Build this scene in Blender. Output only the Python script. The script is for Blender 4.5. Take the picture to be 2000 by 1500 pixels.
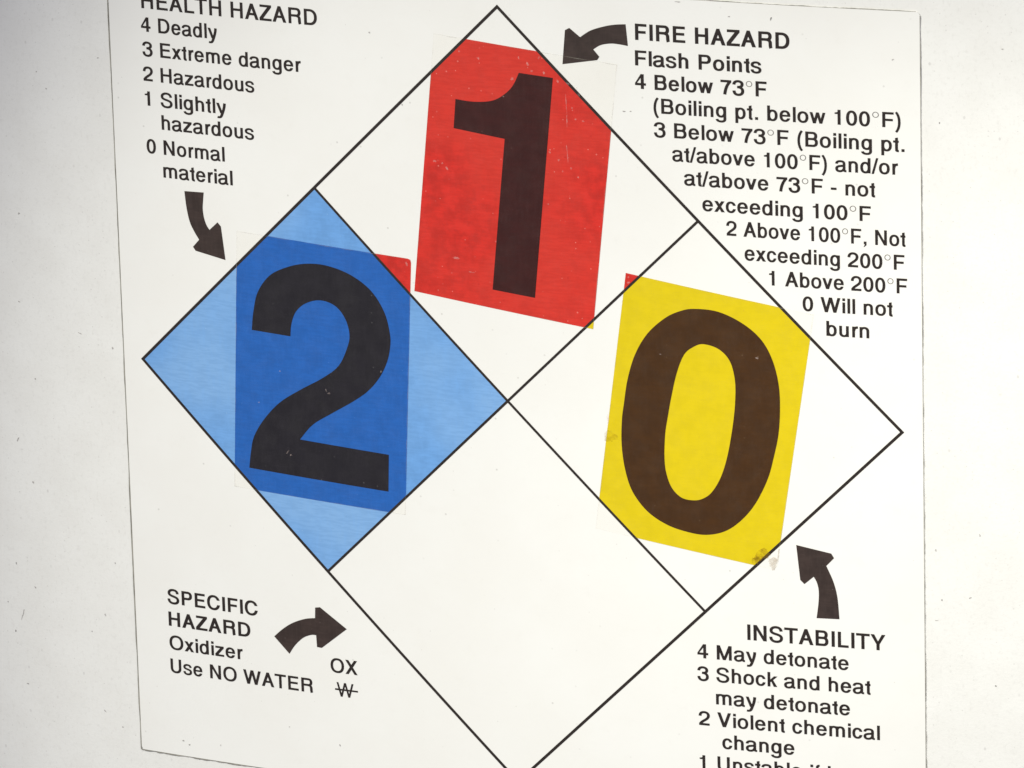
import bpy, bmesh, math, random
from mathutils import Vector, Matrix
from mathutils.geometry import delaunay_2d_cdt

scene = bpy.context.scene
for o in list(bpy.data.objects):
    bpy.data.objects.remove(o)

# ------------------------------------------------------------------ camera, light, exposure
U = 0.15            # metres per design unit (half diagonal of the printed diamond)
CURV = 0.099421     # curvature of the tank wall, per design unit
Z0 = 1.5            # height of the sign's centre
F = 14.0            # focal length in thousands of photo pixels
ROTV = Vector((0.319686, -0.368348, -0.033319))
TRN = Vector((-0.009616, -0.040973, -17.556566))
R3 = Matrix.Rotation(ROTV.length, 3, ROTV.normalized())

def to_world(v):
    return Vector((v[0] * U, -v[2] * U, v[1] * U + Z0))

cam = bpy.data.cameras.new("camera")
cam.sensor_width = 36.0
cam.lens = 36.0 * F / 2.0
cam.clip_start = 0.05
cam.clip_end = 100.0
cam_ob = bpy.data.objects.new("camera", cam)
scene.collection.objects.link(cam_ob)
swap = Matrix(((1, 0, 0), (0, 0, -1), (0, 1, 0)))
axes = swap @ R3.transposed()
cam_ob.matrix_world = Matrix.Translation(to_world(-(R3.transposed() @ TRN))) @ axes.to_4x4()
scene.camera = cam_ob

world = bpy.data.worlds.new("World")
scene.world = world
world.use_nodes = True
bg = world.node_tree.nodes["Background"]
bg.inputs[0].default_value = (0.94, 0.96, 1.28, 1)
bg.inputs[1].default_value = 0.22

def lamp(name, kind, loc, aim, energy, color, **kw):
    l = bpy.data.lights.new(name, kind)
    l.energy = energy
    l.color = color
    for k, v in kw.items():
        setattr(l, k, v)
    o = bpy.data.objects.new(name, l)
    scene.collection.objects.link(o)
    o.location = loc
    o.rotation_euler = (Vector(aim) - Vector(loc)).to_track_quat('-Z', 'Y').to_euler()
    return o

lamp("lamp", 'SPOT', (0.832, -0.70, 2.20), (0.20, 0.0, 1.408), 49.5, (1.0, 0.992, 0.885),
     shadow_soft_size=0.08, spot_size=2 * 0.236, spot_blend=0.92)
lamp("lamp", 'SPOT', (-0.50, -0.994, 2.137), (0.20, 0.0, 1.269), 62.0, (1.0, 0.992, 0.885),
     shadow_soft_size=0.08, spot_size=2 * 0.362, spot_blend=0.53)

scene.view_settings.view_transform = 'Standard'
scene.view_settings.look = 'None'
scene.view_settings.exposure = 0.0
scene.view_settings.gamma = 1.0
scene.view_settings.use_curve_mapping = False

# ------------------------------------------------------------------ wall surface <-> photo
def surf(s, z, h=0.0):
    """point on the round wall: s along its girth, z up it, h metres proud of it"""
    a = s * CURV
    r = 1.0 / CURV + h / U
    return to_world((r * math.sin(a), z, r * math.cos(a) - 1.0 / CURV))

def photo_pt(px, py):
    """where on the wall (s, z) a measured point of the photograph lies"""
    def pr(s, z):
        a = s * CURV
        y = R3 @ Vector((math.sin(a) / CURV, z, (math.cos(a) - 1) / CURV)) + TRN
        return 1000 + F * 1000 * y[0] / -y[2], 750 - F * 1000 * y[1] / -y[2]
    s, z = (px - 1000) / 740.0, (750 - py) / 755.0
    for _ in range(25):
        x0, y0 = pr(s, z)
        xs, ys = pr(s + 1e-4, z)
        xz, yz = pr(s, z + 1e-4)
        a, b, c, d = (xs - x0) / 1e-4, (xz - x0) / 1e-4, (ys - y0) / 1e-4, (yz - y0) / 1e-4
        ex, ey = px - x0, py - y0
        det = a * d - b * c
        s += (ex * d - b * ey) / det
        z += (a * ey - c * ex) / det
    return (s, z)

def P(pts):
    return [photo_pt(*p) for p in pts]

# ------------------------------------------------------------------ mesh helpers
def cdt(ops):
    """ops: list of (+1/-1, polygon), applied in order; returns verts and triangles"""
    verts, faces, signs = [], [], []
    for sg, poly in ops:
        if sum(p[0] * q[1] - q[0] * p[1] for p, q in zip(poly, list(poly[1:]) + [poly[0]])) < 0:
            poly = list(poly)[::-1]
        b = len(verts)
        verts += [Vector((p[0], p[1])) for p in poly]
        faces.append(list(range(b, b + len(poly))))
        signs.append(sg)
    v, e, f, ov, oe, of = delaunay_2d_cdt(verts, [], faces, 0, 1e-7)
    polys = [(sg, [verts[i] for i in fc]) for sg, fc in zip(signs, faces)]
    boxes = [(min(p.x for p in q), max(p.x for p in q), min(p.y for p in q), max(p.y for p in q)) for _, q in polys]
    keep = []
    for tri in f:
        cx = sum(v[i].x for i in tri) / len(tri)
        cy = sum(v[i].y for i in tri) / len(tri)
        st = False
        for (sg, q), (bx0, bx1, by0, by1) in zip(polys, boxes):
            if (sg > 0) == st or not (bx0 <= cx <= bx1 and by0 <= cy <= by1):
                continue
            odd = False
            pj = q[-1]
            for pi in q:
                if (pi.y > cy) != (pj.y > cy) and cx < (pj.x - pi.x) * (cy - pi.y) / (pj.y - pi.y) + pi.x:
                    odd = not odd
                pj = pi
            if odd:
                st = sg > 0
        if st:
            keep.append(tri)
    return v, keep

STEP = 0.02
def flat_bm(groups):
    bm = bmesh.new()
    for v, tris in groups:
        used = {}
        for t in tris:
            vs = []
            for i in t:
                if i not in used:
                    used[i] = bm.verts.new((v[i][0], v[i][1], 0))
                vs.append(used[i])
            try:
                f = bm.faces.new(vs)
                if f.normal.z < 0 or sum((vs[k].co.x * vs[(k + 1) % len(vs)].co.y - vs[(k + 1) % len(vs)].co.x * vs[k].co.y) for k in range(len(vs))) < 0:
                    f.normal_flip()
            except ValueError:
                pass
    return bm

def wrap(bm, name, mat, h, parent=None, thick=0.0, slice_it=True, hfun=None):
    """lay a flat (s, z) mesh onto the round wall, h metres proud of it"""
    xs = [v.co.x for v in bm.verts]
    if slice_it:
        k0, k1 = math.ceil(min(xs) / STEP), math.floor(max(xs) / STEP)
        for k in range(k0, k1 + 1):
            bmesh.ops.bisect_plane(bm, geom=bm.verts[:] + bm.edges[:] + bm.faces[:], dist=1e-6,
                                   plane_co=(k * STEP, 0, 0), plane_no=(1, 0, 0))
    if thick:
        ret = bmesh.ops.extrude_face_region(bm, geom=bm.faces[:])
        top = {v for v in ret['geom'] if isinstance(v, bmesh.types.BMVert)}
    else:
        top = set(bm.verts)
    uv = bm.loops.layers.uv.new("UVMap")
    for f in bm.faces:
        for l in f.loops:
            l[uv].uv = (l.vert.co.x, l.vert.co.y)
    for v in bm.verts:
        hh = h + (hfun(v.co.x, v.co.y) if hfun else 0.0)
        if thick and v in top:
            hh += thick
        v.co = surf(v.co.x, v.co.y, hh)
    bm.normal_update()
    me = bpy.data.meshes.new(name)
    bm.to_mesh(me)
    bm.free()
    me.materials.append(mat)
    o = bpy.data.objects.new(name, me)
    scene.collection.objects.link(o)
    if parent:
        o.parent = parent
    return o

def shape(name, ops, mat, h, parent=None, thick=0.0, **kw):
    return wrap(flat_bm([cdt(ops)]), name, mat, h, parent, thick, **kw)

def line_quad(a, b, w):
    a, b = Vector(a), Vector(b)
    d = (b - a).normalized()
    n = Vector((-d.y, d.x)) * w / 2
    return [tuple(a + n), tuple(a - n), tuple(b - n), tuple(b + n)]

def clip(poly, clipper):
    """convex clip, clipper counter-clockwise"""
    out = [Vector(p) for p in poly]
    m = len(clipper)
    for i in range(m):
        a, b = Vector(clipper[i]), Vector(clipper[(i + 1) % m])
        e = b - a
        inp, out = out, []
        for j in range(len(inp)):
            p, q = inp[j - 1], inp[j]
            dp = e.x * (p.y - a.y) - e.y * (p.x - a.x)
            dq = e.x * (q.y - a.y) - e.y * (q.x - a.x)
            if (dp >= 0) != (dq >= 0):
                out.append(p + (q - p) * (dp / (dp - dq)))
            if dq >= 0:
                out.append(q)
    return [tuple(p) for p in out]

def smooth_loop(pts, corners=(), n=6):
    """closed Catmull-Rom through pts, sharp at the listed indices"""
    out = []
    m = len(pts)
    V = [Vector(p) for p in pts]
    for i in range(m):
        p1, p2 = V[i], V[(i + 1) % m]
        p0 = V[i - 1] if i not in corners else p1 - (p2 - p1) * 0.6
        p3 = V[(i + 2) % m] if (i + 1) % m not in corners else p2 + (p2 - p1) * 0.6
        if i in corners and (i + 1) % m in corners:
            out.append(tuple(p1))
            continue
        for k in range(n):
            t = k / n
            out.append(tuple(0.5 * ((2 * p1) + (p2 - p0) * t + (2 * p0 - 5 * p1 + 4 * p2 - p3) * t * t
                                    + (3 * p1 - p0 - 3 * p2 + p3) * t ** 3)))
    return out

# ------------------------------------------------------------------ materials
class Mat:
    def __init__(self, name):
        self.m = bpy.data.materials.new(name)
        self.m.use_nodes = True
        self.nt = self.m.node_tree
        self.b = self.nt.nodes["Principled BSDF"]
        self.out = self.nt.nodes["Material Output"]
        self.tc = self.nt.nodes.new("ShaderNodeTexCoord")
    def new(self, t, **kw):
        n = self.nt.nodes.new(t)
        for k, v in kw.items():
            setattr(n, k, v)
        return n
    def link(self, a, b):
        self.nt.links.new(a, b)
    def noise(self, scale, detail=3.0, rough=0.55, sx=1, sy=1, off=0.0):
        mp = self.new("ShaderNodeMapping")
        mp.inputs['Scale'].default_value = (sx, sy, 1)
        mp.inputs['Location'].default_value = (off, off * 0.7, 0)
        self.link(self.tc.outputs['UV'], mp.inputs[0])
        n = self.new("ShaderNodeTexNoise")
        n.inputs['Scale'].default_value = scale
        n.inputs['Detail'].default_value = detail
        n.inputs['Roughness'].default_value = rough
        self.link(mp.outputs[0], n.inputs['Vector'])
        return n.outputs[0]
    def ramp(self, src, a, b, va=0.0, vb=1.0):
        r = self.new("ShaderNodeMapRange")
        r.interpolation_type = 'SMOOTHSTEP'
        r.inputs['From Min'].default_value = a
        r.inputs['From Max'].default_value = b
        r.inputs['To Min'].default_value = va
        r.inputs['To Max'].default_value = vb
        self.link(src, r.inputs['Value'])
        return r.outputs[0]
    def mul(self, a, b, op='MULTIPLY'):
        n = self.new("ShaderNodeMath", operation=op)
        for i, x in enumerate((a, b)):
            if hasattr(x, 'links'):
                self.link(x, n.inputs[i])
            else:
                n.inputs[i].default_value = x
        return n.outputs[0]
    def mix(self, fac, a, b):
        n = self.new("ShaderNodeMix", data_type='RGBA')
        if hasattr(fac, 'links'):
            self.link(fac, n.inputs[0])
        else:
            n.inputs[0].default_value = fac
        for i, x in ((6, a), (7, b)):
            if hasattr(x, 'links'):
                self.link(x, n.inputs[i])
            else:
                n.inputs[i].default_value = (*x, 1)
        return n.outputs[2]
    def bump(self, src, strength, dist):
        n = self.new("ShaderNodeBump")
        n.inputs['Strength'].default_value = strength
        n.inputs['Distance'].default_value = dist
        self.link(src, n.inputs['Height'])
        self.link(n.outputs[0], self.b.inputs['Normal'])
    def spots(self, scale, size, keep, off=0.0, sx=1, sy=1):
        """scattered round flecks: Voronoi cells, only a share of them kept"""
        mp = self.new("ShaderNodeMapping")
        mp.inputs['Location'].default_value = (off, off * 1.3, 0)
        mp.inputs['Scale'].default_value = (sx, sy, 1)
        self.link(self.tc.outputs['UV'], mp.inputs[0])
        v = self.new("ShaderNodeTexVoronoi")
        v.voronoi_dimensions = '2D'
        v.inputs['Scale'].default_value = scale
        self.link(mp.outputs[0], v.inputs['Vector'])
        d = self.ramp(v.outputs['Distance'], size * 0.5, size, 1.0, 0.0)
        sep = self.new("ShaderNodeSeparateColor")
        self.link(v.outputs['Color'], sep.inputs[0])
        k = self.ramp(sep.outputs[0], 1 - keep, 1 - keep + 0.02, 0.0, 1.0)
        amt = self.ramp(sep.outputs[1], 0.0, 1.0, 0.25, 1.0)
        return self.mul(self.mul(d, k), amt)

def paint(name, col, rough=0.45, spec=0.5, mott=0.06, fleck=None, weave=0.0, fade=None):
    m = Mat(name)
    dark = tuple(c * (1 - mott) for c in col)
    lite = tuple(min(1, c * (1 + mott)) for c in col)
    c = m.mix(m.ramp(m.noise(26, 4, 0.6), 0.35, 0.65), dark, lite)
    if fade:
        c = m.mix(m.mul(m.ramp(m.noise(2.6, 2, 0.5, 1, 1, 1.3), 0.36, 0.64), 0.8), c, fade)
    if weave:
        w1 = m.ramp(m.noise(70, 2, 0.6, 0.35, 2.2, 3.1), 0.4, 0.62)
        c = m.mix(m.mul(w1, weave), c, tuple(x * 0.72 for x in col))
        w2 = m.ramp(m.noise(60, 2, 0.6, 2.2, 0.3, 8.4), 0.45, 0.7)
        c = m.mix(m.mul(w2, weave * 0.7), c, tuple(min(1, x * 1.15 + 0.01) for x in col))
    if fleck:
        for fc, sc, sz, kp, st, off in fleck:
            c = m.mix(m.mul(m.spots(sc, sz, kp, off), st), c, fc)
    m.link(c, m.b.inputs['Base Color'])
    m.b.inputs['Roughness'].default_value = rough
    m.b.inputs['Specular IOR Level'].default_value = spec
    m.bump(m.noise(55, 3, 0.5), 0.06, 0.0006)
    return m.m

# enamel of the tank wall: off white, gritty, with small dirt flecks and faint rubbed streaks
w = Mat("wall_enamel")
c = w.mix(w.ramp(w.noise(7, 5, 0.6), 0.3, 0.7), (0.808, 0.795, 0.755), (0.842, 0.832, 0.795))
c = w.mix(w.mul(w.ramp(w.noise(95, 4, 0.75, 1, 0.7), 0.50, 0.72), 0.17), c, (0.50, 0.48, 0.45))
c = w.mix(w.mul(w.ramp(w.noise(34, 3, 0.6, 1.6, 0.5, 5), 0.58, 0.74), 0.05), c, (0.45, 0.43, 0.41))
c = w.mix(w.mul(w.spots(24, 0.09, 0.07, 0.3, 1, 0.7), 0.30), c, (0.34, 0.32, 0.31))
c = w.mix(w.mul(w.spots(70, 0.16, 0.09, 2.3), 0.24), c, (0.30, 0.28, 0.26))
w.link(c, w.b.inputs['Base Color'])
w.b.inputs['Roughness'].default_value = 0.5
w.b.inputs['Specular IOR Level'].default_value = 0.30
w.bump(w.noise(120, 4, 0.65), 0.10, 0.0008)
M_WALL = w.m

s_ = Mat("sign_vinyl")
c = s_.mix(s_.ramp(s_.noise(3, 4, 0.6), 0.3, 0.7), (0.845, 0.83, 0.785), (0.865, 0.855, 0.815))
c = s_.mix(s_.mul(s_.ramp(s_.noise(22, 4, 0.65), 0.55, 0.75), 0.10), c, (0.74, 0.71, 0.65))
c = s_.mix(s_.mul(s_.spots(15, 0.05, 0.12, 4.7), 0.35), c, (0.35, 0.33, 0.30))
c = s_.mix(s_.mul(s_.spots(40, 0.08, 0.035, 1.9), 0.30), c, (0.45, 0.42, 0.38))
s_.link(c, s_.b.inputs['Base Color'])
s_.b.inputs['Roughness'].default_value = 0.42
s_.b.inputs['Specular IOR Level'].default_value = 0.30
s_.bump(s_.noise(30, 3, 0.5), 0.05, 0.0006)
M_SIGN = s_.m

M_INK = paint("black_ink", (0.026, 0.019, 0.016), 0.46, 0.28, 0.15, weave=0.25)
M_PALE_INK = paint("thin_grey_ink", (0.17, 0.155, 0.14), 0.46, 0.28, 0.1)
M_ARROW = paint("arrow_ink", (0.046, 0.031, 0.026), 0.46, 0.28, 0.15, weave=0.35,
                fleck=[((0.2, 0.18, 0.17), 40, 0.07, 0.10, 0.35, 0.2)])
M_FADED_BLUE = paint("faded_blue_print", (0.150, 0.350, 0.70), 0.46, 0.28, 0.06, weave=0.22, fade=(0.245, 0.445, 0.74),
                     fleck=[((0.45, 0.6, 0.8), 60, 0.08, 0.06, 0.4, 0.6), ((0.10, 0.2, 0.4), 45, 0.06, 0.05, 0.4, 1.6)])
M_DEEP_BLUE = paint("unfaded_blue_print", (0.018, 0.120, 0.455), 0.46, 0.28, 0.06, weave=0.25,
                    fleck=[((0.18, 0.34, 0.7), 45, 0.05, 0.06, 0.4, 0.9)])
M_RED = paint("unfaded_red_print", (0.60, 0.024, 0.016), 0.46, 0.28, 0.16, weave=0.22, fade=(0.65, 0.042, 0.026),
              fleck=[((0.85, 0.28, 0.24), 34, 0.09, 0.10, 0.55, 0.4), ((0.9, 0.4, 0.34), 80, 0.14, 0.05, 0.5, 3.3),
                     ((0.45, 0.015, 0.012), 30, 0.12, 0.10, 0.4, 5.1)])
M_YELLOW = paint("unfaded_yellow_print", (0.70, 0.54, 0.004), 0.46, 0.28, 0.03, weave=0.06,
                 fleck=[((0.62, 0.40, 0.02), 34, 0.08, 0.07, 0.35, 0.8)])
M_DIGIT_RED = paint("black_film_over_red", (0.042, 0.008, 0.007), 0.46, 0.28, 0.10, weave=0.3,
                    fleck=[((0.2, 0.12, 0.1), 26, 0.05, 0.12, 0.5, 0.7)])
M_DIGIT_BLUE = paint("black_film_over_blue", (0.016, 0.014, 0.019), 0.46, 0.28, 0.10, weave=0.3,
                     fleck=[((0.2, 0.2, 0.2), 26, 0.05, 0.10, 0.5, 2.2)])
M_DIGIT_YELLOW = paint("black_film_over_yellow", (0.056, 0.022, 0.004), 0.46, 0.28, 0.10, weave=0.25,
                       fleck=[((0.2, 0.13, 0.07), 26, 0.05, 0.10, 0.5, 1.2)])
M_DIRT = paint("dirt", (0.27, 0.255, 0.22), 0.8, 0.2, 0.25)
M_GRIT = paint("grit", (0.45, 0.43, 0.41), 0.8, 0.2, 0.25)

# clear film: lets what it covers show through, a little milky, a little glossy
f_ = Mat("clear_film")
tr = f_.new("ShaderNodeBsdfTransparent")
tr.inputs[0].default_value = (0.997, 0.994, 0.985, 1)
mx = f_.new("ShaderNodeMixShader")
f_.link(f_.ramp(f_.noise(20, 4, 0.6), 0.35, 0.75, 0.002, 0.010), mx.inputs[0])
f_.link(tr.outputs[0], mx.inputs[1])
f_.b.inputs['Base Color'].default_value = (0.80, 0.77, 0.68, 1)
f_.b.inputs['Roughness'].default_value = 0.35
f_.link(f_.b.outputs[0], mx.inputs[2])
f_.link(mx.outputs[0], f_.out.inputs[0])
M_FILM = f_.m

def veil(name, col, lo, hi, scale, rough=0.7):
    """thin patchy deposit: what it lies on shows through"""
    m = Mat(name)
    tr = m.new("ShaderNodeBsdfTransparent")
    mx = m.new("ShaderNodeMixShader")
    m.link(m.ramp(m.noise(scale, 4, 0.7), 0.35, 0.68, lo, hi), mx.inputs[0])
    m.link(tr.outputs[0], mx.inputs[1])
    m.b.inputs['Base Color'].default_value = (*col, 1)
    m.b.inputs['Roughness'].default_value = rough
    m.b.inputs['Specular IOR Level'].default_value = 0.2
    m.link(m.b.outputs[0], mx.inputs[2])
    m.link(mx.outputs[0], m.out.inputs[0])
    return m.m
M_STAIN = veil("brown_stain", (0.36, 0.21, 0.01), 0.04, 0.48, 70)
M_SMUDGE = veil("olive_smudge", (0.45, 0.30, 0.01), 0.04, 0.30, 60)
M_EDGE = veil("dusty_film_edge", (0.52, 0.48, 0.40), 0.0, 0.25, 14)
M_GLUE = veil("dusty_glue", (0.62, 0.54, 0.44), 0.20, 0.75, 28)
M_BUBBLE = veil("air_under_film", (0.88, 0.70, 0.64), 0.08, 0.32, 90, 0.3)

# ------------------------------------------------------------------ lettering (grotesque capitals, lower case and figures)
def rect(x0, y0, x1, y1):
    return [(x0, y0), (x1, y0), (x1, y1), (x0, y1)]

def oval(cx, cy, rx, ry, a0=0.0, a1=360.0, n=44, e=2.25):
    full = abs(a1 - a0) >= 360
    pts = []
    for i in range(n if full else n + 1):
        t = math.radians(a0 + (a1 - a0) * i / n)
        c_, s__ = math.cos(t), math.sin(t)
        pts.append((cx + rx * math.copysign(abs(c_) ** (2 / e), c_), cy + ry * math.copysign(abs(s__) ** (2 / e), s__)))
    return pts

def bez(pts, n=10):
    """pts: start, then triples"""
    out = [Vector(pts[0])]
    i = 1
    while i + 2 < len(pts):
        p0, p1, p2, p3 = out[-1], Vector(pts[i]), Vector(pts[i + 1]), Vector(pts[i + 2])
        for k in range(1, n + 1):
            t = k / n
            out.append(p0 * (1 - t) ** 3 + 3 * p1 * t * (1 - t) ** 2 + 3 * p2 * t * t * (1 - t) + p3 * t ** 3)
        i += 3
    return out

def pen(path, wv, wh):
    """stroke of a path with a nib wv wide across, wh high: list of quads"""
    L, Rr = [], []
    m = len(path)
    for i in range(m):
        d = (path[min(i + 1, m - 1)] - path[max(i - 1, 0)])
        d.normalize()
        n = Vector((-d.y, d.x))
        hw = math.sqrt((wv / 2 * n.x) ** 2 + (wh / 2 * n.y) ** 2)
        L.append(path[i] + n * hw)
        Rr.append(path[i] - n * hw)
    out = []
    for i in range(m - 1):
        out.append((1, [tuple(L[i]), tuple(Rr[i]), tuple(Rr[i + 1]), tuple(L[i + 1])]))
    return out

ADV = dict(zip("ABCDEFHILMNOPRSTUVWXYZ", (667, 667, 722, 722, 667, 611, 722, 278, 556, 833, 722, 778, 667, 722, 667, 611, 722, 667, 944, 667, 667, 611)))
ADV.update(zip("abcdefghiklmnoprstuvwxyz", (556, 556, 500, 556, 556, 278, 556, 556, 222, 500, 222, 833, 556, 556, 556, 333, 500, 278, 556, 500, 722, 500, 500, 500)))
ADV.update({'0': 556, '1': 556, '2': 556, '3': 556, '4': 556, '7': 556, ' ': 278, '(': 333, ')': 333, ',': 278, '.': 278, '-': 333, '/': 278, '\u00b0': 400})

def glyph(ch, S):
    """ordered add / cut polygons of one character; S = stem width in thousandths of the body"""
    V, H = S, S * 0.83
    v, h = S * 0.95, S * 0.78
    A = lambda *p: [(1, q) for q in p]
    X = lambda *p: [(-1, q) for q in p]
    if ch == 'H': return A(rect(77, 0, 77 + V, 718), rect(646 - V, 0, 646, 718), rect(90, 374 - H / 2, 630, 374 + H / 2))
    if ch == 'I': return A(rect(91, 0, 91 + V, 718))
    if ch == 'L': return A(rect(76, 0, 76 + V, 718), rect(80, 0, 537, H))
    if ch == 'T': return A(rect(305 - V / 2, 0, 305 + V / 2, 718), rect(14, 718 - H, 597, 718))
    if ch in 'EF':
        g = A(rect(86, 0, 86 + V, 718), rect(90, 718 - H, 606 if ch == 'E' else 583, 718))
        return g + (A(rect(90, 0, 616, H), rect(90, 376 - H / 2, 575, 376 + H / 2)) if ch == 'E' else A(rect(90, 350 - H / 2, 545, 350 + H / 2)))
    if ch == 'A':
        w = V * 1.10
        k = (272 - 14) / 718
        apex = (640 - 2 * w) / 2 / k
        y0, y1 = 190, 190 + H
        il, ir = (lambda y: 14 + w + k * y), (lambda y: 654 - w - k * y)
        return A([(14, 0), (654, 0), (396, 718), (272, 718)]) + X([(il(0), 0), (ir(0), 0), (ir(y0), y0), (il(y0), y0)],
                [(il(y1), y1), (ir(y1), y1), (334, apex)])
    if ch == 'Z':
        w = V * 1.30
        return A(rect(26, 0, 588, H), rect(44, 718 - H, 583, 718), [(26, H * .4), (26 + w * .72, H * .4), (583, 718 - H * .9), (583, 718 - H * .3), (583 - w * .8, 718 - H * .3), (26, H * 1.2)])
    if ch == 'z':
        w = v * 1.25
        return A(rect(31, 0, 469, h), rect(42, 523 - h, 462, 523), [(31, h * .4), (31 + w * .7, h * .4), (462, 523 - h * .9), (462, 523 - h * .3), (462 - w * .8, 523 - h * .3), (31, h * 1.2)])
    if ch == 'D':
        return A(rect(81, 0, 340, 718), oval(330, 359, 344, 359, -90, 90)) + X(rect(81 + V, H, 335, 718 - H), oval(325, 359, 349 - V, 359 - H, -90, 90))
    def bowl(x0, y0, y1, xr, V=V, H=H):
        ry = (y1 - y0) / 2
        cx = xr - ry * 1.02
        return A(rect(x0, y0, cx + 2, y1), oval(cx, y0 + ry, xr - cx, ry, -90, 90)), X(rect(x0 + V, y0 + H, cx, y1 - H), oval(cx - 2, y0 + ry, xr - cx + 2 - V, ry - H, -90, 90))
    if ch == 'B':
        a1, c1 = bowl(74, 374 - H / 2, 718, 600)
        a2, c2 = bowl(74, 0, 374 + H / 2, 627)
        return a1 + a2 + c1 + c2
    if ch == 'P':
        a1, c1 = bowl(86, 286, 718, 622)
        return a1 + c1 + A(rect(86, 0, 86 + V, 718))
    if ch == 'R':
        a1, c1 = bowl(88, 312, 718, 655)
        return a1 + c1 + A(rect(88, 0, 88 + V, 718)) + pen(bez([(420, 312 + H / 2), (530, 350), (585, 320), (590, 225), (594, 130), (592, 60), (618, 0)]), V, H)
    if ch == 'U':
        return A(rect(79, 255, 644, 718), oval(361.5, 256, 282.5, 275, 180, 360)) + X(rect(79 + V, 250, 644 - V, 720), oval(361.5, 256, 282.5 - V, 275 - H, 180, 360))
    if ch == 'N':
        w = V * 1.06
        return A(rect(76, 0, 76 + V, 718), rect(646 - V, 0, 646, 718), [(78, 718), (646 - w, 0), (644, 0), (76 + w, 718)])
    if ch == 'M':
        w = V * 0.98
        return A(rect(73, 0, 73 + V, 718), rect(761 - V, 0, 761, 718), [(75, 718), (417 - w / 2, 0), (417 + w / 2, 0), (75 + w * 1.12, 718)],
                 [(759, 718), (759 - w * 1.12, 718), (417 - w / 2, 0), (417 + w / 2, 0)])
    def vee(x0, x1, top, w, base, xc=None):
        xc = (x0 + x1) / 2 if xc is None else xc
        return A([(x0, top), (xc - base, 0), (xc + base, 0), (x0 + w, top)], [(x1, top), (x1 - w, top), (xc - base, 0), (xc + base, 0)])
    if ch == 'V': return vee(20, 647, 718, V * 1.10, V * .56)
    if ch == 'v': return vee(8, 492, 523, v * 1.08, v * .56)
    if ch == 'W': return vee(16, 472 + V * .5, 718, V * 1.04, V * .52) + vee(472 - V * .5, 928, 718, V * 1.04, V * .52)
    if ch == 'w': return vee(14, 361 + v * .5, 523, v * 1.0, v * .50) + vee(361 - v * .5, 709, 523, v * 1.0, v * .50)
    if ch == 'X':
        w = V * 1.22
        return A([(19, 0), (19 + w, 0), (641, 718), (641 - w, 718)], [(648, 0), (648 - w, 0), (28, 718), (28 + w, 718)])
    if ch == 'x':
        w = v * 1.2
        return A([(11, 0), (11 + w, 0), (484, 523), (484 - w, 523)], [(490, 0), (490 - w, 0), (17, 523), (17 + w, 523)])
    if ch == 'Y':
        w = V * 1.15
        return A([(14, 718), (333 - V * .5, 270), (333 + V * .5, 270), (14 + w, 718)], [(653, 718), (653 - w, 718), (333 - V * .5, 270), (333 + V * .5, 270)], rect(333 - V / 2, 0, 333 + V / 2, 300))
    if ch == 'O': return A(oval(389, 359, 350, 378)) + X(oval(389, 359, 350 - V, 378 - H))
    if ch == 'C': return A(oval(374, 359, 330, 378)) + X(oval(374, 359, 330 - V, 378 - H), rect(400, 262, 800, 488))
    if ch == 'S': return pen(bez([(548, 512), (540, 635), (455, 692), (330, 692), (195, 692), (112, 620), (112, 535), (112, 430), (215, 402), (330, 374), (470, 340), (562, 300), (562, 195), (562, 88), (470, 26), (335, 26), (180, 26), (97, 105), (97, 240)], 9), V * .97, H * .98)
    if ch == 's': return pen(bez([(405, 372), (400, 455), (345, 500), (245, 500), (145, 500), (82, 455), (82, 393), (82, 318), (160, 300), (240, 280), (345, 255), (416, 230), (416, 150), (416, 62), (345, 23), (250, 23), (140, 23), (80, 75), (78, 165)], 9), v * .95, h * .96)
    def arch(x0, x1):
        cx, rx = (x0 + 12 + x1) / 2, (x1 - x0 - 12) / 2
        ci, ri = (x0 + x1) / 2, (x1 - x0) / 2 - v
        return A(oval(cx, 335, rx, 203, 0, 180), rect(x0 + 12, 0, x1, 336)) + X(oval(ci, 325, ri, 213 - h, 0, 180), rect(x0 + v, -2, x1 - v, 326)) + A(rect(x0, 0, x0 + v, 523))
    if ch == 'n': return arch(65, 491)
    if ch == 'h': return arch(65, 491) + A(rect(65, 0, 65 + v, 718))
    if ch == 'm': return arch(65, 417 + v / 2) + arch(417 - v / 2, 769)
    if ch == 'u': return [(s, [(556 - x, 523 - y) for x, y in q]) for s, q in arch(66, 490)]
    if ch == 'r': return A(rect(77, 0, 77 + v, 523)) + pen(bez([(77 + v * .6, 300), (150, 420), (205, 486), (332, 486)]), v, h * 1.15)
    if ch == 'o': return A(oval(278, 262, 243, 276)) + X(oval(278, 262, 243 - v, 276 - h))
    if ch == 'e': return A(oval(278, 262, 238, 277)) + X(oval(278, 262, 238 - v, 277 - h), rect(330, 164, 700, 236)) + A(rect(60, 232, 514, 232 + h * .88))
    if ch == 'c': return A(oval(258, 262, 228, 277)) + X(oval(258, 262, 228 - v, 277 - h), rect(280, 186, 700, 345))
    if ch == 'a': return pen(bez([(82, 372), (85, 455), (145, 499), (258, 499), (372, 499), (425, 465), (425, 375), (425, 280), (425, 200), (425, 105), (425, 55), (450, 34), (528, 40)]), v, h) + \
        pen(bez([(425, 315), (405, 280), (300, 282), (225, 266), (130, 250), (84, 210), (84, 148), (84, 75), (135, 25), (215, 25), (330, 25), (425, 95), (425, 205)]), v, h)
    def ring(x0, x1, y0=-15, y1=538):
        return A(oval((x0 + x1) / 2, (y0 + y1) / 2, (x1 - x0) / 2, (y1 - y0) / 2)) + X(oval((x0 + x1) / 2, (y0 + y1) / 2, (x1 - x0) / 2 - v, (y1 - y0) / 2 - h))
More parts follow.
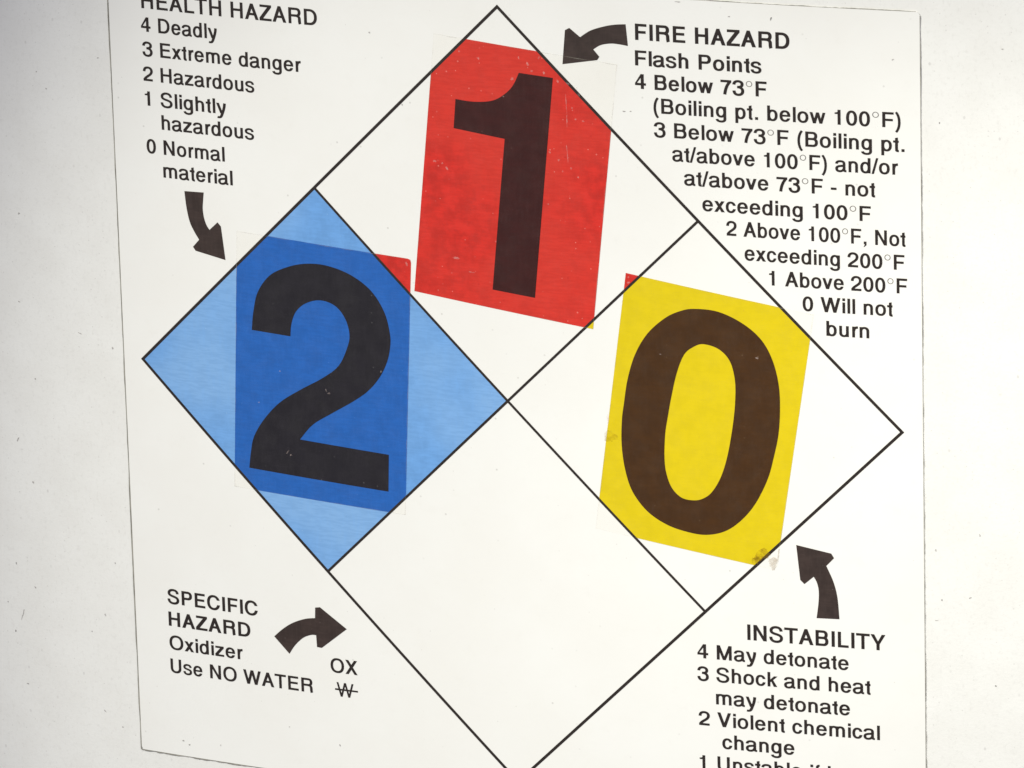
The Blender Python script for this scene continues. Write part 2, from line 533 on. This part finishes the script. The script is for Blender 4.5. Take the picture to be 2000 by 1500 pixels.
    if ch == 'b': return ring(64, 517) + A(rect(58, 0, 58 + v, 718))
    if ch == 'd': return ring(35, 493) + A(rect(499 - v, 0, 499, 718))
    if ch == 'p': return ring(64, 517) + A(rect(58, -207, 58 + v, 523))
    if ch == 'g': return ring(38, 493, 0, 538) + A(rect(499 - v, 10, 499, 523)) + pen(bez([(499 - v / 2, 40), (499 - v / 2, 10), (499 - v / 2, -10), (499 - v / 2, -30), (452, -140), (370, -182), (265, -182), (160, -182), (92, -140), (85, -72)]), v, h)
    if ch == 'f': return A(rect(14, 523 - h, 253, 523), rect(88, 0, 88 + v, 570)) + pen(bez([(88 + v / 2, 540), (88 + v / 2, 650), (165, 692), (262, 688)]), v, h)
    if ch == 't': return A(rect(14, 523 - h, 257, 523), [(96, 95), (96 + v, 95), (96 + v, 669), (96, 640)]) + pen(bez([(96 + v / 2, 110), (96 + v / 2, 45), (165, 28), (257, 34)]), v, h * 1.05)
    if ch == 'i': return A(rect(67, 0, 67 + v, 523), rect(67, 718 - v * 1.05, 67 + v, 718))
    if ch == 'l': return A(rect(67, 0, 67 + v, 718))
    if ch == 'k': return A(rect(67, 0, 67 + v, 718), [(70 + v * .6, 165), (70 + v * .6, 300), (360, 523), (362 + v * 1.28, 523)], [(215, 300), (295, 372), (503, 0), (503 - v * 1.26, 0)])
    if ch == 'y': return A([(11, 523), (245 - v * .35, 20), (245 + v * .7, 20), (11 + v * 1.08, 523)]) + pen(bez([(489 - v * .55, 523), (410, 310), (350, 150), (285, -20), (245, -125), (215, -176), (130, -176), (100, -176), (80, -176), (58, -170)]), v * 1.05, h)
    if ch == '0': return A(oval(278, 342, 241, 361)) + X(oval(278, 342, 241 - V, 361 - H))
    if ch == '1': return A(rect(359 - V, 0, 359, 703), [(101, 500)] + [tuple(p) for p in bez([(101, 573), (205, 576), (272, 610), (292, 703)])] + [(355, 703), (355, 500)])
    if ch == '2': return pen(bez([(78, 465), (80, 600), (150, 662), (270, 662), (390, 662), (460, 592), (460, 495), (460, 385), (372, 320), (255, 240), (155, 170), (100, 115), (82, H / 2)]), V, H) + A(rect(30, 0, 507, H))
    if ch == '3': return pen(bez([(78, 495), (85, 610), (160, 662), (268, 662), (385, 662), (448, 600), (448, 522), (448, 435), (380, 386), (225, 386)]), V, H) + pen(bez([(225, 386), (400, 386), (472, 310), (472, 205), (472, 90), (390, 22), (272, 22), (150, 22), (82, 95), (80, 215)]), V, H)
    if ch == '4':
        x0 = 428 - V
        return A([(25, 168), (25, 262), (x0 - 2, 703), (428, 703), (428, 168)], rect(25, 165, 523, 165 + H), rect(x0, 0, 428, 300)) + X([(25 + 92, 165 + H), (x0, 165 + H), (x0, 165 + H + (x0 - 117) * 1.42)])
    if ch == '7': return A(rect(37, 688 - H, 523, 688)) + pen(bez([(470, 688 - H * .6), (340, 480), (255, 290), (222, 0)]), V, H)
    if ch == '(': return pen(bez([(268, 733), (75, 520), (75, 0), (268, -207)]), V * .85, H * .8)
    if ch == ')': return pen(bez([(65, 733), (258, 520), (258, 0), (65, -207)]), V * .85, H * .8)
    if ch == '/': return A([(-17, -19), (-17 + V * .8, -19), (295, 737), (295 - V * .8, 737)])
    if ch == '\u00b0': return A(oval(200, 562, 140, 140, e=2)) + X(oval(200, 562, 110, 110, e=2))
    if ch == '.': return A(rect(87, 0, 87 + V, V))
    if ch == ',': return A(rect(87, 0, 87 + V, V), [(87 + V * .45, 5), (87 + V, 5), (87 + V, -40), (87, -147), (87, -105)])
    if ch == '-': return A(rect(40, 230, 293, 230 + H))
    return []

_cache = {}
def glyph_mesh(ch, S):
    if (ch, S) not in _cache:
        ops = glyph(ch, S)
        _cache[(ch, S)] = cdt(ops) if ops else ([], [])
    return _cache[(ch, S)]

def ink_bounds(ch, S):
    v, tris = glyph_mesh(ch, S)
    xs = [v[i][0] for t in tris for i in t]
    return min(xs), max(xs)

def text_line(string, left, right, b0, b1, em, S):
    """one printed line: inked from photo x=left to x=right, on the baseline through b0, b1"""
    p0, p1 = photo_pt(*b0), photo_pt(*b1)
    z = (p0[1] + p1[1]) / 2
    def s_at(px):
        t = (px - b0[0]) / (b1[0] - b0[0])
        return photo_pt(px, b0[1] + t * (b1[1] - b0[1]))[0]
    sl, sr = s_at(left), s_at(right)
    k = em / 1000.0
    nat = sum(ADV[c_] for c_ in string[:-1])
    lo, hi = ink_bounds(string[0], S)[0], ink_bounds(string[-1], S)[1]
    n = max(1, len(string) - 1)
    # letters set a little wide or narrow, as that line of the print is, the rest goes into the spacing
    kx = min(1.12, max(0.94, (sr - sl) / (k * (nat + hi - lo + 7 * n)))) * k
    track = ((sr - sl) / kx - (nat + hi - lo)) / n
    out = []
    x = -lo
    for c_ in string:
        v, tris = glyph_mesh(c_, S)
        if tris:
            out.append((c_, ([(sl + (p[0] + x) * kx, z + p[1] * k) for p in v], tris)))
        x += ADV[c_] + track
    return out

# ------------------------------------------------------------------ tags
def tag(o, label=None, cat=None, group=None, kind=None):
    for k, v in (("label", label), ("category", cat), ("group", group), ("kind", kind)):
        if v:
            o[k] = v
    return o

# heights of the layers above the wall, metres
H_SIGN = 0.00030
H_PRINT = H_SIGN + 0.00003
H_PATCH = H_SIGN + 0.00006
H_LINE = H_SIGN + 0.00009
H_DIGIT = H_SIGN + 0.00012
H_FILM = H_SIGN + 0.00016

# ------------------------------------------------------------------ the wall
bm = bmesh.new()
n_s, s0, s1, z0, z1 = 400, -8.0, 8.0, -8.0, 6.0
n_z = 24
grid = [[bm.verts.new((s0 + (s1 - s0) * i / n_s, z0 + (z1 - z0) * j / n_z, 0)) for j in range(n_z + 1)] for i in range(n_s + 1)]
for i in range(n_s):
    for j in range(n_z):
        bm.faces.new((grid[i][j], grid[i + 1][j], grid[i + 1][j + 1], grid[i][j + 1]))
wall = wrap(bm, "wall", M_WALL, -0.004, thick=0.004, slice_it=False)
for p in wall.data.polygons:
    p.use_smooth = True
tag(wall, kind='structure')

# ------------------------------------------------------------------ the sign
EL, ER, ET, EB = -1.0542, 1.0518, 1.0505, -1.0549
def rounded(x0, y0, x1, y1, r):
    out = []
    for cx, cy, a in ((x1 - r, y0 + r, -90), (x1 - r, y1 - r, 0), (x0 + r, y1 - r, 90), (x0 + r, y0 + r, 180)):
        out += [(cx + r * math.cos(math.radians(a + 15 * i)), cy + r * math.sin(math.radians(a + 15 * i))) for i in range(7)]
    return out
sheet = shape("hazard_sign", [(1, rounded(EL, EB, ER, ET, 0.012))], M_SIGN, 0.00001, thick=H_SIGN - 0.00001)
tag(sheet, "large square white hazard sign with a black outlined diamond, lists and curved arrows", "sign")

# dirt caught along the rim of the sheet: broken, uneven line
rnd = random.Random(7)
quads = []
SHORT = 1.0
def rim(ax, fixed, a, b, wmin, wmax, gap, out):
    t = a
    w_prev = rnd.uniform(wmin, wmax)
    while t < b:
        ln = rnd.uniform(0.008, 0.03) * SHORT
        w = min(wmax, max(wmin, w_prev + rnd.uniform(-1, 1) * (wmax - wmin) * 0.5))
        if rnd.random() > gap:
            t2 = min(b, t + ln)
            p, q = (t, t2)
            o0, o1 = out * w_prev, out * w
            e = -out * 0.0008
            if ax == 's':
                quads.append([(fixed + e, p), (fixed + o0, p), (fixed + o1, q), (fixed + e, q)])
            else:
                quads.append([(p, fixed + e), (p, fixed + o0), (q, fixed + o1), (q, fixed + e)])
        w_prev = w
        t += ln
rim('s', EL, EB, ET, 0.0018, 0.0034, 0.0, -1)
SHORT = 0.3
rim('s', ER, EB, ET - 0.01, 0.0003, 0.0017, 0.0, 1)
rim('z', ET, -1.0, ER - 0.01, 0.0003, 0.0015, 0.0, 1)
rim('z', EB, EL, 1.0, 0.0008, 0.0032, 0.0, -1)
bm = bmesh.new()
for q in quads:
    vs = [bm.verts.new((x, y, 0)) for x, y in q]
    f = bm.faces.new(vs)
    if sum(q[k][0] * q[(k + 1) % 4][1] - q[(k + 1) % 4][0] * q[k][1] for k in range(4)) < 0:
        f.normal_flip()
wrap(bm, "dirty_rim", M_DIRT, H_SIGN + 0.00002, sheet, slice_it=True)

# four quarters of the diamond
TOP, LEFT, RIGHT, BOT, MID = (0, 1), (-1, 0), (1, 0), (0, -1), (0, 0)
NW, NE, SW, SE = (-.5, .5), (.5, .5), (-.5, -.5), (.5, -.5)
Q_TOP = [TOP, NW, MID, NE]
Q_LEFT = [NW, LEFT, SW, MID]
Q_RIGHT = [NE, MID, SE, RIGHT]
shape("faded_blue_quarter", [(1, Q_LEFT)], M_FADED_BLUE, H_PRINT, sheet)["label"] = "sun faded light blue left quarter of the diamond"

LW, LI = 0.0074, 0.0065
def expand(d):
    return [(0, 1 + d), (-1 - d, 0), (0, -1 - d), (1 + d, 0)]
outer = expand(LW / 2 * math.sqrt(2))
inner = expand(-LW / 2 * math.sqrt(2))
shape("diamond_outline", [(1, outer), (-1, inner), (1, line_quad(NW, SE, LI)), (1, line_quad(NE, SW, LI))], M_INK, H_LINE, sheet)

# curved arrows
ARROWS = [
    ("black curved arrow pointing down left beside the fire heading",
     [(1222.3, 46.8), (1226.9, 89.3), (1209, 86), (1192.8, 84.6), (1173.6, 87.6), (1159.2, 96), (1171.2, 110.4), (1166.9, 116.9), (1099.2, 124.8), (1104, 58.3), (1112.4, 54), (1133.5, 72), (1154.4, 58.8), (1183.2, 50.4), (1203, 47.5)],
     (0, 1, 5, 6, 7, 8, 9, 10, 11)),
    ("black curved arrow pointing down right under the health list",
     [(361, 372.6), (398.6, 375.4), (397.4, 392), (396.8, 407.6), (399.2, 424.4), (404, 438.8), (410, 448.4), (425.6, 433.7), (432.2, 441.8), (441.2, 507.4), (383, 489.2), (377.8, 481.4), (389.8, 467.6), (381.2, 453.2), (371.6, 432.8), (365, 404)],
     (0, 1, 6, 7, 8, 9, 10, 11, 12)),
    ("black curved arrow pointing right beside the specific hazard heading",
     [(536.5, 1242.1), (566.2, 1276.2), (577.2, 1259.7), (592.6, 1245.4), (608, 1239.5), (618.3, 1239.9), (620.1, 1263), (629.3, 1264.8), (678, 1228.2), (625.6, 1185.3), (616.4, 1186), (616.1, 1206.5), (597, 1208), (572.8, 1215.7), (553, 1227.8)],
     (0, 1, 5, 6, 7, 8, 9, 10, 11)),
    ("black curved arrow pointing up left above the instability heading",
     [(1595.5, 1206.5), (1640, 1208.8), (1636.1, 1167), (1628.4, 1136.2), (1614.4, 1104.7), (1629.5, 1089.6), (1623.9, 1080.5), (1555.6, 1063.7), (1563.6, 1132), (1571.7, 1140.1), (1589.9, 1125.7), (1596.2, 1137.6), (1599.7, 1154.4), (1599, 1178.2)],
     (0, 1, 4, 5, 6, 7, 8, 9, 10)),
]
for lab, pts, cor in ARROWS:
    shape("curved_arrow", [(1, smooth_loop(P(pts), cor))], M_ARROW, H_LINE, sheet)["label"] = lab

# printed text, measured from the photograph: (string, left, right, baseline point, baseline point)
def r1(x, y): return (180 + x / 3.8462, y / 3.8462)
def r2(x, y): return (1080 + x / 2.6316, y / 2.6316)
def r3(x, y): return (1080 + x / 2.6316, 400 + y / 2.6316)
def r4(x, y): return (300 + x / 4.5455, 1120 + y / 4.5455)
def r5(x, y): return (1320 + x / 3.8462, 1180 + y / 3.8462)
HEAD_EM, BODY_EM = 0.0565, 0.0525
BLOCKS = [
    ("health_text", "four to nought list of health hazards", [
        ("HEALTH HAZARD", 277.2, 620.0, (280, 16.2), (600, 47.3), 5),
        ("4 Deadly", r1(372, 0)[0], r1(942, 0)[0], r1(500, 247), r1(850, 283), 0),
        ("3 Extreme danger", r1(383, 0)[0], r1(1572, 0)[0], r1(505, 435), r1(1545, 533), 0),
        ("2 Hazardous", r1(388, 0)[0], r1(1222, 0)[0], r1(512, 620), r1(1190, 688), 0),
        ("1 Slightly", r1(402, 0)[0], r1(1010, 0)[0], r1(440, 795), r1(915, 845), 0),
        ("hazardous", r1(527, 0)[0], r1(1220, 0)[0], r1(530, 975), r1(1190, 1043), 0),
        ("0 Normal", r1(415, 0)[0], r1(1000, 0)[0], r1(540, 1162), r1(990, 1210), 0),
        ("material", r1(540, 0)[0], r1(1060, 0)[0], r1(545, 1335), r1(1050, 1387), 0)]),
    ("fire_text", "list of flash points under the fire hazard heading", [
        ("FIRE HAZARD", r2(424, 0)[0], r2(1217, 0)[0], r2(426, 205), r2(1150, 247), 1),
        ("Flash Points", r2(424, 0)[0], r2(1073, 0)[0], r2(430, 337), r2(1050, 372), 2),
        ("4 Below 73\u00b0F", r2(424, 0)[0], r2(1100, 0)[0], r2(520, 462), r2(1050, 492), 2),
        ("(Boiling pt. below 100\u00b0F)", r2(519, 0)[0], r2(1788, 0)[0], r2(560, 585), r2(1705, 650), 0),
        ("3 Below 73\u00b0F (Boiling pt.", r2(521, 0)[0], r2(1808, 0)[0], r2(615, 710), r2(1790, 777), 0),
        ("at/above 100\u00b0F) and/or", r2(615, 0)[0], r2(1775, 0)[0], r2(650, 830), r2(1755, 895), 0),
        ("at/above 73\u00b0F - not", r2(676, 0)[0], r2(1657, 0)[0], r2(700, 952), r2(1640, 1010), 0),
        ("exceeding 100\u00b0F", r3(770, 0)[0], r3(1635, 0)[0], r3(800, 35), r3(1580, 78), 0),
        ("2 Above 100\u00b0F, Not", r3(893, 0)[0], r3(1813, 0)[0], r3(900, 158), r3(1800, 211), 0),
        ("exceeding 200\u00b0F", r3(987, 0)[0], r3(1808, 0)[0], r3(1050, 290), r3(1765, 330), 0),
        ("1 Above 200\u00b0F", r3(1113, 0)[0], r3(1822, 0)[0], r3(1135, 415), r3(1775, 452), 0),
        ("0 Will not", r3(1285, 0)[0], r3(1747, 0)[0], r3(1310, 545), r3(1735, 570), 0),
        ("burn", r3(1407, 0)[0], r3(1627, 0)[0], r3(1410, 672), r3(1620, 684), 0)]),
    ("specific_text", "specific hazard heading with oxidizer and no water notes", [
        ("SPECIFIC", r4(130, 0)[0], r4(930, 0)[0], r4(265, 280), r4(785, 355), 3),
        ("HAZARD", r4(140, 0)[0], r4(865, 0)[0], r4(150, 460), r4(770, 553), 3),
        ("Oxidizer", r4(148, 0)[0], r4(797, 0)[0], r4(285, 690), r4(760, 755), 0),
        ("Use NO WATER", r4(158, 0)[0], r4(1420, 0)[0], r4(515, 930), r4(1410, 1053), 0)]),
    ("symbol_text", "OX above a struck out W", [
        ("OX", r4(1577, 0)[0], r4(1815, 0)[0], r4(1600, 874), r4(1810, 900), 0),
        ("W", r4(1632, 0)[0], r4(1783, 0)[0], r4(1680, 1092), r4(1750, 1101), 4)]),
    ("instability_text", "instability heading and list cut off by the lower edge of the picture", [
        ("INSTABILITY", r5(540, 0)[0], r5(1577, 0)[0], r5(545, 268), r5(1535, 342), 6),
        ("4 May detonate", r5(165, 0)[0], r5(1300, 0)[0], r5(305, 413), r5(1205, 486), 0),
        ("3 Shock and heat", r5(165, 0)[0], r5(1465, 0)[0], r5(415, 590), r5(1450, 675), 0),
        ("may detonate", r5(305, 0)[0], r5(1310, 0)[0], r5(310, 752), r5(1060, 812), 0),
        ("2 Violent chemical", r5(175, 0)[0], r5(1535, 0)[0], r5(180, 905), r5(1525, 1017), 0),
        ("change", r5(352, 0)[0], r5(893, 0)[0], r5(450, 1092), r5(870, 1128), 0),
        ("1 Unstable if heated", r5(183, 0)[0], r5(183, 0)[0] + 378, r5(220, 1243), r5(1190, 1318), 0)]),
]
STYLE = {0: (BODY_EM, 131), 5: (HEAD_EM, 130), 6: (HEAD_EM, 136), 1: (HEAD_EM, 143), 2: (BODY_EM, 138), 3: (BODY_EM * 1.02, 140), 4: (BODY_EM, 96)}
for name, lab, lines in BLOCKS:
    ink, pale = [], []
    for st, l, r, b0, b1, style in lines:
        em, S = STYLE[style]
        for c_, g in text_line(st, l, r, b0, b1, em, S):
            (pale if c_ == '\u00b0' else ink).append(g)
    if name == "symbol_text":
        q = line_quad(photo_pt(*r4(1615, 1022)), photo_pt(*r4(1818, 1048)), 0.0045)
        wl = ink[-1]
        ink[-1] = cdt([(1, [wl[0][i] for i in t]) for t in wl[1]] + [(1, q)])
    bm = flat_bm(ink)
    if pale:
        n0 = len(bm.faces)
        pm = flat_bm(pale)
        for f in pm.faces:
            nf = bm.faces.new([bm.verts.new(vv.co) for vv in f.verts])
            nf.material_index = 1
        pm.free()
    o = wrap(bm, name, M_INK, H_LINE, sheet)
    o.data.materials.append(M_PALE_INK)
    o["label"] = lab

# ------------------------------------------------------------------ number stickers
def sticker(label, quad_px, areas, digit_ops, digit_mat):
    quad = P(quad_px)
    film = shape("number_sticker", [(1, quad)], M_FILM, H_FILM)
    tag(film, label, "sticker", "clear number stickers on the diamond")
    for name, quarter, mat in areas:
        poly = clip(quad, quarter)
        if len(poly) > 2:
            shape(name, [(1, poly)], mat, H_PATCH, film)
    rr = random.Random(len(quad_px) * 7 + len(label))
    gs = []
    for i in range(len(quad)):
        p, q = Vector(quad[i]), Vector(quad[(i + 1) % len(quad)])
        m = max(1, int((q - p).length / 0.02))
        nrm = Vector((-(q - p).y, (q - p).x)).normalized()
        ws = [0.0008 + rr.random() * 0.0016 for _ in range(m + 1)]
        for j in range(m):
            u, w_ = p.lerp(q, j / m), p.lerp(q, (j + 1) / m)
            gs.append(cdt([(1, [tuple(u), tuple(w_), tuple(w_ + nrm * ws[j + 1]), tuple(u + nrm * ws[j])])]))
    wrap(flat_bm(gs), "film_edge", M_EDGE, H_FILM + 0.00002, film)
    shape("digit", digit_ops, digit_mat, H_DIGIT, film)
    return film

one = [(1014, 141.6), (1080.5, 151.7), (1045.7, 581.2), (962.9, 564.9), (986.4, 270.7), (886.8, 249.6), (890.4, 192.7), (920, 197.5), (948, 198), (968, 194), (984, 184.8), (997, 173.5), (1006, 160)]
st1 = sticker("clear sticker with a dark number one on red, in the top quarter",
        [(848, 64.6), (810, 568), (1159.2, 642.5), (1206, 125.5)],
        [("red_field", Q_TOP, M_RED), ("yellow_corner", Q_RIGHT, M_YELLOW)],
        [(1, smooth_loop(P(one), (0, 1, 2, 3, 4, 5, 6)))], M_DIGIT_RED)

two = [(492.7, 643.6), (568.1, 656.3), (570, 632.8), (578.4, 608.8), (597.6, 592), (626.4, 586), (655.2, 596.8), (674.4, 620.8), (683.3, 651), (679.5, 677), (662.4, 713.6), (631.2, 737.6), (588, 760.4), (547.2, 785.6), (516, 819.2), (496.8, 852.8), (490.8, 884), (487.9, 912.8), (759.6, 959.6), (760.3, 887.6), (586.8, 857.6), (612, 828.8), (650.4, 806), (691.2, 783.2), (720, 762.8), (741.6, 737.6), (756, 708.8), (762.5, 680), (762.5, 652), (751.2, 608.8), (724.8, 566.8), (684, 535.6), (636, 517.6), (592.8, 514.7), (554.4, 523.6), (525.6, 539.2), (504, 570.4), (495.6, 609)]
st2 = sticker("clear sticker with a black number two on deep blue, in the left quarter",
        [(463, 450), (461, 700), (459, 949), (793, 1005), (803.5, 513), (802, 507), (797, 504.5)],
        [("blue_field", Q_LEFT, M_DEEP_BLUE), ("red_corner", Q_TOP, M_RED)],
        [(1, smooth_loop(P(two), (0, 1, 17, 18, 19, 20)))], M_DIGIT_BLUE)

zo = [(1356, 602.5), (1404, 608.5), (1452, 632), (1488, 664), (1509.6, 704), (1521.6, 752), (1524, 800), (1521, 848), (1512, 892), (1500, 935.2), (1476, 983.2), (1447.2, 1016.8), (1416, 1037.2), (1380, 1043.9), (1344, 1038.4), (1303.2, 1024), (1264.8, 997.6), (1236, 959.2), (1221.6, 916), (1214.9, 868), (1215.3, 820), (1219.2, 788), (1226.4, 740), (1240.8, 692), (1264.8, 651.2), (1298.4, 621.2), (1327.2, 607.5)]
zi = [(1375.2, 671.6), (1404, 681.2), (1425.6, 704), (1435.7, 740), (1436.6, 780), (1432.4, 826), (1422, 887.2), (1408.8, 930.4), (1392, 959.2), (1375.2, 972.4), (1356, 976.5), (1332, 971.2), (1312.8, 952), (1302, 923.2), (1298.4, 892), (1299.8, 848), (1304.5, 816), (1311.6, 776), (1322.4, 728), (1336.8, 692), (1356, 676.4)]
st3 = sticker("clear sticker with a dark brown number zero on yellow, in the right quarter",
        [(1222.8, 532.4), (1164, 1031), (1510, 1111.5), (1518, 1106), (1590, 614)],
        [("yellow_field", Q_RIGHT, M_YELLOW), ("red_corner", Q_TOP, M_RED)],
        [(1, smooth_loop(P(zo))), (-1, smooth_loop(P(zi)))], M_DIGIT_YELLOW)

# ------------------------------------------------------------------ small marks of wear
def blob(cx, cy, rx, ry, rot, seed, n=14, rough=0.35):
    rr = random.Random(seed)
    out = []
    ca, sa = math.cos(rot), math.sin(rot)
    for i in range(n):
        a = 2 * math.pi * i / n
        k = 1 + rr.uniform(-rough, rough)
        x, y = rx * k * math.cos(a), ry * k * math.sin(a)
        out.append((cx + x * ca - y * sa, cy + x * sa + y * ca))
    return out

def marks(name, items, mat, h, parent):
    """items: photo x, y, half length px, half width px, angle"""
    gs = []
    for i, (x, y, a, b, ang) in enumerate(items):
        c_ = photo_pt(x, y)
        gs.append(cdt([(1, blob(c_[0], c_[1], a / 745, b / 745, math.radians(ang), 100 + i))]))
    return wrap(flat_bm(gs), name, mat, h, parent)

HS = H_FILM + 0.00003
marks("stain", [(1489, 1083, 17, 9, 40), (1477, 1094, 10, 6, 5)], M_STAIN, HS, st3)
marks("smudge", [(1193, 852, 12, 11, 60)], M_SMUDGE, HS, st3)
marks("glue_residue", [(1510, 1099, 8, 11, -15), (1521, 1085, 1.0, 12, -5)], M_GLUE, HS, st3)
marks("air_bubbles", [(934.8, 112.8, 2.6, 2.2, 0), (1014, 112.8, 1.5, 2.6, 20), (1031, 124, 2.2, 3.4, 20), (1053, 112, 2.6, 1.6, 40), (1039, 138, 2.2, 2.0, 0),
    (1063, 142, 2.0, 2.6, 20), (1090, 158, 1.6, 2.8, 20), (1110, 163, 3.4, 1.8, -35), (1125.6, 171.6, 2.0, 2.2, 0), (1131, 185, 3.0, 1.4, -40),
    (1106.4, 200, .9, 18, 2), (1108, 236, .9, 12, 0), (1109, 300, 1.0, 14, 4), (1092, 312, 1.8, 2.4, 0), (1130.4, 345.6, 1.8, 1.6, 0), (1075, 297, 1.6, 2.4, 20),
    (1118, 210, 1.8, 1.6, 0), (1125, 232, 2.2, 1.6, 0), (1140, 236, 2.2, 1.5, 0), (1100, 334, 1.8, 1.4, 0), (1116, 328, 1.6, 1.8, 0),
    (873.6, 327.6, 1.8, 3.2, 30), (850, 314, 3.2, 1.8, 0), (865, 318, 1.6, 2.0, 0), (897.6, 99.6, 1.8, 1.4, 0), (891.6, 503.2, 6.0, 2.2, 0), (921.6, 530.8, 6, 1.1, -5),
    (1071.6, 397.6, 1.5, 1.5, 0), (1001, 153, 2.4, 4, -20), (984, 188, 1.6, 1.2, 0)], M_BUBBLE, HS, st1)["kind"] = "stuff"
marks("air_bubbles", [(643.5, 767.5, 3.2, 1.6, 20), (638, 762, 1.2, 3.0, 20), (563, 882, 1.2, 4.4, -40), (569, 888, 1.8, 1.8, 0), (745, 725, 1.2, 2.0, 0), (795, 515, 2, 4, 20),
    (548, 724, 1.4, 1.2, 0), (507, 785, 1.4, 1.2, 0)], M_BUBBLE, HS, st2)["kind"] = "stuff"
marks("air_bubbles", [(1479, 698.5, 3.2, 1.6, 0), (1228, 541, 1.8, 1.6, 0), (1228, 551, 3, 1.6, 30), (1188, 817, 2.4, 9, 10), (1290, 691, 2, 1, 0)], M_BUBBLE, HS, st3)["kind"] = "stuff"

WALL_GRIT = [(37, 417, 2.4, 1.6, 60), (71, 140, 1.8, 1.3, 0), (90, 173, 1.8, 1.6, 20), (191, 113, 2.2, 1.0, 0), (37, 589, 2.2, 1.2, -20),
             (156, 651, 5, 1.1, -20), (220, 680, 1.6, 2.4, 0), (69, 740, 1.7, 1.7, 0), (35, 858, 1.4, 5, -25), (65, 942, 2.2, 2.4, 0),
             (69, 1147, 2.6, 1.3, -40), (46, 1197, 1.1, 8, -14), (43, 1206, 1.0, 5, -14), (206, 1201, 1.6, 3.2, 25), (55, 1335, 3.0, 1.3, 0), (206, 1389, 3.4, 1.1, -40),
             (240, 1420, 1.8, 1.5, 0), (180, 1233, 1.4, 1.6, 0), (16, 1175, 1.5, 1.5, 0), (31, 1232, 2, 2, 0),
             (225, 1100, 1.3, 1.7, 0), (32, 1100, 1.3, 2.0, 0), (1828, 1075, 1.6, 2.2, 0), (1840, 1172, 1.7, 2.2, 0), (1914, 1046, 1.2, 2.6, 20), (1895, 1168, 2.6, 1.2, 30),
             (1829, 1212, 4, .8, 0), (1958, 96, 2, 1.2, 0), (1835, 240, 1.1, 2.4, 0), (1945, 1340, 1.6, 1.5, 0)]
marks("grit", WALL_GRIT, M_GRIT, 0.00004, wall)["kind"] = "stuff"
SIGN_GRIT = [(1506, 36, 1.4, 3.0, -25), (1424, 32, 2.5, 1.0, 0), (722, 63, 1.9, 1.5, 0), (1744, 116, 2.2, 1.4, 0), (1219, 217, 2.6, 1.3, 0), (1232, 217, 1.8, 1.0, 0),
             (359, 1446, 2.2, 1.2, 0), (371, 1454, 1.8, 1.4, 0), (566, 1419, 1.2, 1.2, 0), (665, 1455, 1.2, 2.2, 15), (1323, 3, 6, 1.0, 0),
             (1390, 0, 4, .8, -5), (786, 204, 1.0, 1.6, 0), (432, 1455, 1, 2, 0)]
marks("grit", SIGN_GRIT, M_GRIT, H_LINE, sheet)["kind"] = "stuff"
